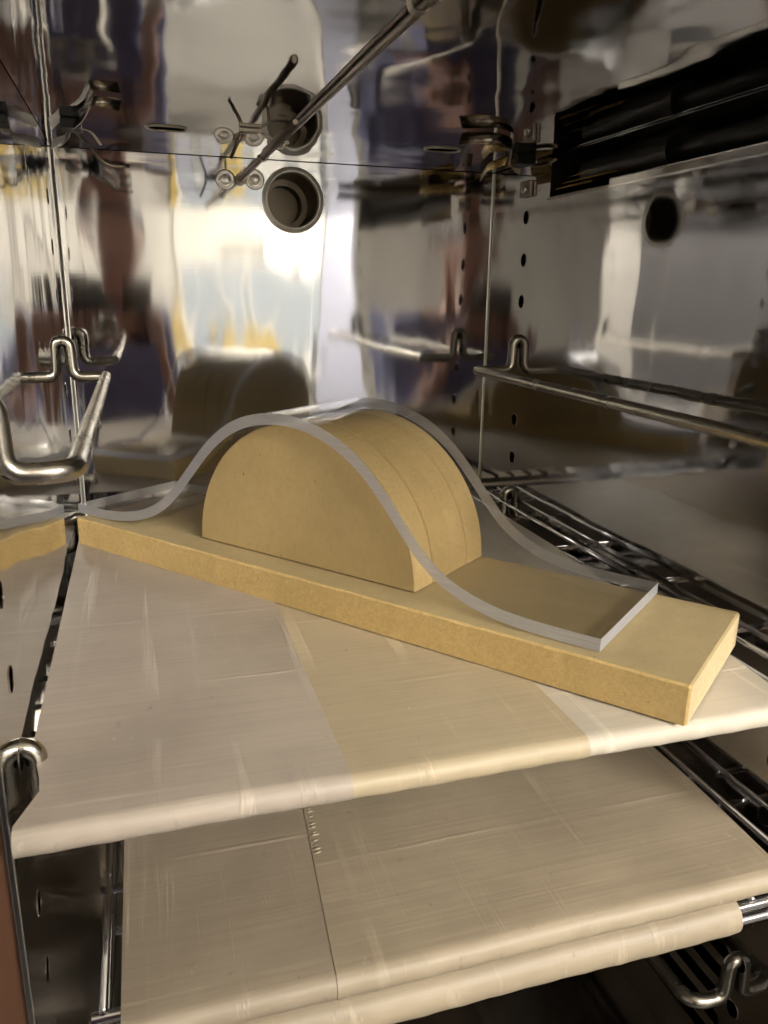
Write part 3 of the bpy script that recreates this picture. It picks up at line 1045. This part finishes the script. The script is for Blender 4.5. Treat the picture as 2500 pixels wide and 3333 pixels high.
# ------------------------------------------------------------------ probe, ceiling tube and spring clips
def fittings():
    bm = bmesh.new()
    tube(bm, [(.1144, YB - .0005, .3421), (.1144, YB - .006, .3421)], .0062, 16)
    t = tag(empty('sensor_probe', (.1144, YB, .342)), 'short dark sensor probe sticking out between the two wall studs', 'probe')
    obj('collar', bm, M['probe'], t)
    bm = bmesh.new()
    tube(bm, [(.1144, YB - .006, .3421), (.1150, .60, .3436), (.1150, .5985, .3436)], [.0029, .0029, .0019], 14)
    shade_angle(obj('tube', bm, M['probe'], t))
    t = tag(empty('probe_clip', (.107, .741, ZC)), 'small wire clip on the mirrored ceiling holding the sensor probe', 'clip')
    bm = bmesh.new()
    box(bm, .0935, .113, .7365, .7415, ZC - .0035, ZC - .0003, .0006)
    box(bm, .0955, .110, .7425, .7455, ZC - .0042, ZC - .0003, .0006)
    obj('bracket_plate', bm, M['clip'], t)
    bm = bmesh.new()
    tube(bm, round_path([(.1125, .741, ZC - .002), (.1195, .742, ZC - .006), (.1190, .746, .3425), (.1145, .747, .3375), (.1100, .747, .343)], .004), .0013, 8)
    obj('wire', bm, M['clip'], t, True)
    bm = bmesh.new()
    tube(bm, round_path([(.0955, .741, ZC - .003), (.0950, .742, ZC - .006), (.0870, .752, .3400)], .003), .0016, 8)
    obj('wire', bm, M['clip'], t, True)
    t = tag(empty('ceiling_tube', (.137, .6, ZC)), 'long thin metal tube running along the mirrored ceiling', 'tube')
    bm = bmesh.new()
    tube(bm, [(.1352, .872, ZC - .0026), (.1385, .47, ZC - .0026), (.1410, .345, ZC - .0026)], .0024, 14)
    shade_angle(obj('tube', bm, M['probe'], t))
    for yy in (.80, .40):
        bm = bmesh.new()
        strip(bm, round_path([(.1270, yy, ZC - .0006), (.1318, yy, ZC - .0008), (.1330, yy, ZC - .0056), (.1410, yy, ZC - .0056), (.1425, yy, ZC - .0008), (.1470, yy, ZC - .0006)], .002, 3), (0, 1, 0), .006, .0008)
        obj('saddle', bm, M['clip'], t)
    # spring clips at the ceiling corners
    def clip_root(x, y, label):
        return tag(empty('spring_clip', (x, y, ZC)), label, 'clip', 'spring clips at the ceiling corners')
    def blade(t, name, pts, wdir, wd, m, r=.015):
        bm = bmesh.new()
        strip(bm, round_path(pts, r, 5), wdir, wd, .0008)
        obj(name, bm, M[m], t, True)
    def wire(t, pts, r=.0015):
        bm = bmesh.new()
        tube(bm, round_path(pts, .012), r, 8)
        obj('spring_wire', bm, M['clip'], t, True)
    t = clip_root(.370, .785, 'curled flat spring clip on the ceiling beside the black lamp recess')
    bm = bmesh.new(); box(bm, .366, .388, .765, .792, ZC - .010, ZC - .0004, .0015); obj('foot', bm, M['black'], t)
    blade(t, 'blade', [(.366, .778, ZC - .0060), (.352, .745, ZC - .0075), (.326, .690, ZC - .0075), (.300, .668, ZC - .0065), (.274, .684, ZC - .0065)], (.35, .1, .93), .0105, 'clip')
    blade(t, 'blade', [(.362, .770, ZC - .0065), (.376, .788, ZC - .0075), (.400, .822, ZC - .0080)], (.3, -.1, .95), .0090, 'brass', .004)
    blade(t, 'blade', [(.360, .774, ZC - .0065), (.352, .800, ZC - .0090), (.372, .862, ZC - .0110)], (.3, 0, .95), .0090, 'brass')
    wire(t, [(.385, .790, ZC - .006), (.398, .770, ZC - .010), (.404, .752, ZC - .0055)], .0022)
    t = clip_root(-.042, .765, 'tangled wire spring clip on the ceiling above the bright side wall')
    bm = bmesh.new(); box(bm, -.050, -.034, .748, .772, ZC - .008, ZC - .0004, .0015); obj('foot', bm, M['black'], t)
    blade(t, 'blade', [(-.040, .752, ZC - .0055), (-.030, .715, ZC - .0060), (-.020, .650, ZC - .0050), (-.002, .660, ZC - .0060)], (.3, 0, .95), .0070, 'clip')
    blade(t, 'blade', [(-.044, .775, ZC - .007), (-.052, .800, ZC - .010), (-.064, .835, ZC - .008)], (.3, .1, .95), .0090, 'steel_satin', .004)
    blade(t, 'blade', [(-.036, .752, ZC - .007), (-.026, .748, ZC - .010), (-.020, .752, ZC - .019)], (.2, .9, .1), .0070, 'steel_satin', .004)
    wire(t, [(-.040, .770, ZC - .007), (-.030, .790, ZC - .014), (-.018, .800, ZC - .029), (.002, .800, ZC - .028)])


fittings()


# ------------------------------------------------------------------ the photographer mirrored in the back wall
def person():
    verts, edges, rad = [], [], []

    def v(p, r, par=None):
        verts.append(Vector(p))
        rad.append(r if isinstance(r, tuple) else (r, r))
        if par is not None:
            edges.append((par, len(verts) - 1))
        return len(verts) - 1

    bx, by = -.10, -.47
    pel = v((bx, by - .02, -.28), (.155, .11))
    sp1 = v((bx, by - .01, -.14), (.145, .105), pel)
    ch = v((bx, by, .02), (.165, .115), sp1)
    ch2 = v((bx, by + .01, .12), (.14, .095), ch)
    nk = v((bx, by + .03, .185), .056, ch2)
    nk2 = v((bx, by + .05, .235), .052, nk)
    h1 = v((bx, by + .075, .285), (.066, .078), nk2)
    h2 = v((bx, by + .075, .345), (.074, .092), h1)
    h3 = v((bx, by + .068, .405), (.068, .085), h2)
    v((bx, by + .062, .440), (.045, .055), h3)
    ns = v((bx, by + .160, .322), .014, h2)
    v((bx, by + .176, .308), .012, ns)
    for s in (-1, 1):
        v((bx + s * .082, by + .07, .335), (.012, .02), h2)
    MX = CAM_M.to_3x3()

    def cp(x, y, z):                 # a point near the phone, in the phone's own axes
        return Vector((0, 0, CAM_Z)) + MX @ Vector((x, y, z))
    for s in (-1, 1):
        sh = v((bx + s * .165, by, .125), .066, ch2)
        up = v((bx + s * .215, by + .05, .0), .052, sh)
        el = v((bx + s * .225, by + .13, -.115), .044, up)
        fa = v((bx + s * .17, by + .25, -.035), .040, el)
        px = .018 if s > 0 else -.055          # side edge of the phone
        e = 1 if s > 0 else -1
        wr = v(cp(px + e * .050, -.150, .050), .027, fa)
        pm = v(cp(px + e * .038, -.110, .030), (.030, .017), wr)
        p2 = v(cp(px + e * .030, -.085, .022), (.032, .015), pm)
        for k in range(4):                      # fingers curl round the back of the phone
            yk = -.058 - k * .019
            ln = (.9, 1.0, .95, .78)[k]
            a = v(cp(px + e * .022, yk, .006), .0088, p2 if k < 2 else pm)
            b = v(cp(px + e * .004, yk + .001, -.006), .0084, a)
            c = v(cp(px - e * .017 * ln, yk + .002, -.0155), .0080, b)
            v(cp(px - e * .036 * ln, yk + .004, -.0150), .0070, c)
        a = v(cp(px + e * .020, -.110, .038), .0105, pm)   # thumb on the screen side
        b = v(cp(px + e * .002, -.088, .036), .0098, a)
        v(cp(px - e * .016, -.066, .031), .0085, b)
    for s in (-1, 1):
        hp = v((bx + s * .095, by - .02, -.36), .092, pel)
        kn = v((bx + s * .105, by + .01, -.75), .060, hp)
        an = v((bx + s * .11, by - .03, -1.12), .040, kn)
        he = v((bx + s * .11, by - .03, -1.155), .040, an)
        v((bx + s * .12, by + .12, -1.168), .030, he)
    me = bpy.data.meshes.new('person_skeleton')
    me.from_pydata([tuple(p) for p in verts], edges, [])
    o = bpy.data.objects.new('person_skeleton', me)
    col.objects.link(o)
    md = o.modifiers.new('skin', 'SKIN')
    md.use_smooth_shade = True
    for i, sv in enumerate(me.skin_vertices[0].data):
        sv.radius = rad[i]
        sv.use_root = (i == 0)
    ss = o.modifiers.new('sub', 'SUBSURF')
    ss.levels = ss.render_levels = 2
    dg = bpy.context.evaluated_depsgraph_get()
    body = bpy.data.meshes.new_from_object(o.evaluated_get(dg))
    bpy.data.objects.remove(o)
    body.name = 'person'
    for m in ('skin', 'shirt', 'trousers', 'shoe'):
        body.materials.append(M[m])
    for pl in body.polygons:
        c = pl.center
        pl.use_smooth = True
        if c.z < -1.12:
            k = 3
        elif c.z < -.27:
            k = 2
        elif c.z > .175 and abs(c.x - bx) < .12 and c.y < by + .2:
            k = 0
        elif c.y > by + .20:
            k = 0
        else:
            k = 1
        pl.material_index = k
    lo = min(vv.co.z for vv in body.vertices)
    p = bpy.data.objects.new('person', body)
    col.objects.link(p)
    tag(p, 'person in a slate blue shirt holding up a phone, mirrored in the polished steel', 'person')
    bm = bmesh.new()                 # hair cap
    bmesh.ops.create_uvsphere(bm, u_segments=28, v_segments=18, radius=1)
    rnd = random.Random(3)
    for vv in bm.verts:
        c = vv.co.copy()
        k = 1 + .05 * math.sin(c.x * 13) * math.sin(c.y * 11 + 1)
        vv.co = Vector((bx + c.x * .084 * k, by + .060 + c.y * .098 * k, .372 + c.z * .092 * k))
    bmesh.ops.delete(bm, geom=[f for f in bm.faces if (f.calc_center_median().y > by + .115 and f.calc_center_median().z < .405) or f.calc_center_median().z < .315], context='FACES')
    obj('hair', bm, M['hair'], p, True)
    for s in (-1, 1):
        bm = bmesh.new()
        bmesh.ops.create_uvsphere(bm, u_segments=12, v_segments=8, radius=.0095)
        bmesh.ops.translate(bm, verts=bm.verts, vec=(bx + s * .030, by + .148, .352))
        obj('eye', bm, M['eye'], p, True)
    bm = bmesh.new()
    tube(bm, [(bx - .022, by + .150, .288), (bx, by + .157, .286), (bx + .022, by + .150, .288)], [.003, .006, .003], 8)
    obj('mouth', bm, plain('lips', (0.45, 0.18, 0.15), .5), p, True)
    # phone, its lens just behind the picture's viewpoint
    ph = tag(empty('phone', (0, -.01, .15)), 'black phone held upright in both hands, mirrored in the steel', 'phone')
    bm = bmesh.new()
    box(bm, -.056, .018, -.132, .016, .0065, .0145, .0028)
    bmesh.ops.transform(bm, matrix=CAM_M, verts=bm.verts)
    obj('body', bm, M['phone'], ph, True)
    bm = bmesh.new()
    lathe(bm, [(.0085, .0064), (.0085, .0048), (.0065, .0045), (.0062, .0058), (0, .0058)], (0, 0, 0), 'Z', 24)
    bmesh.ops.transform(bm, matrix=CAM_M, verts=bm.verts)
    shade_angle(obj('lens_ring', bm, M['lens'], ph))


person()
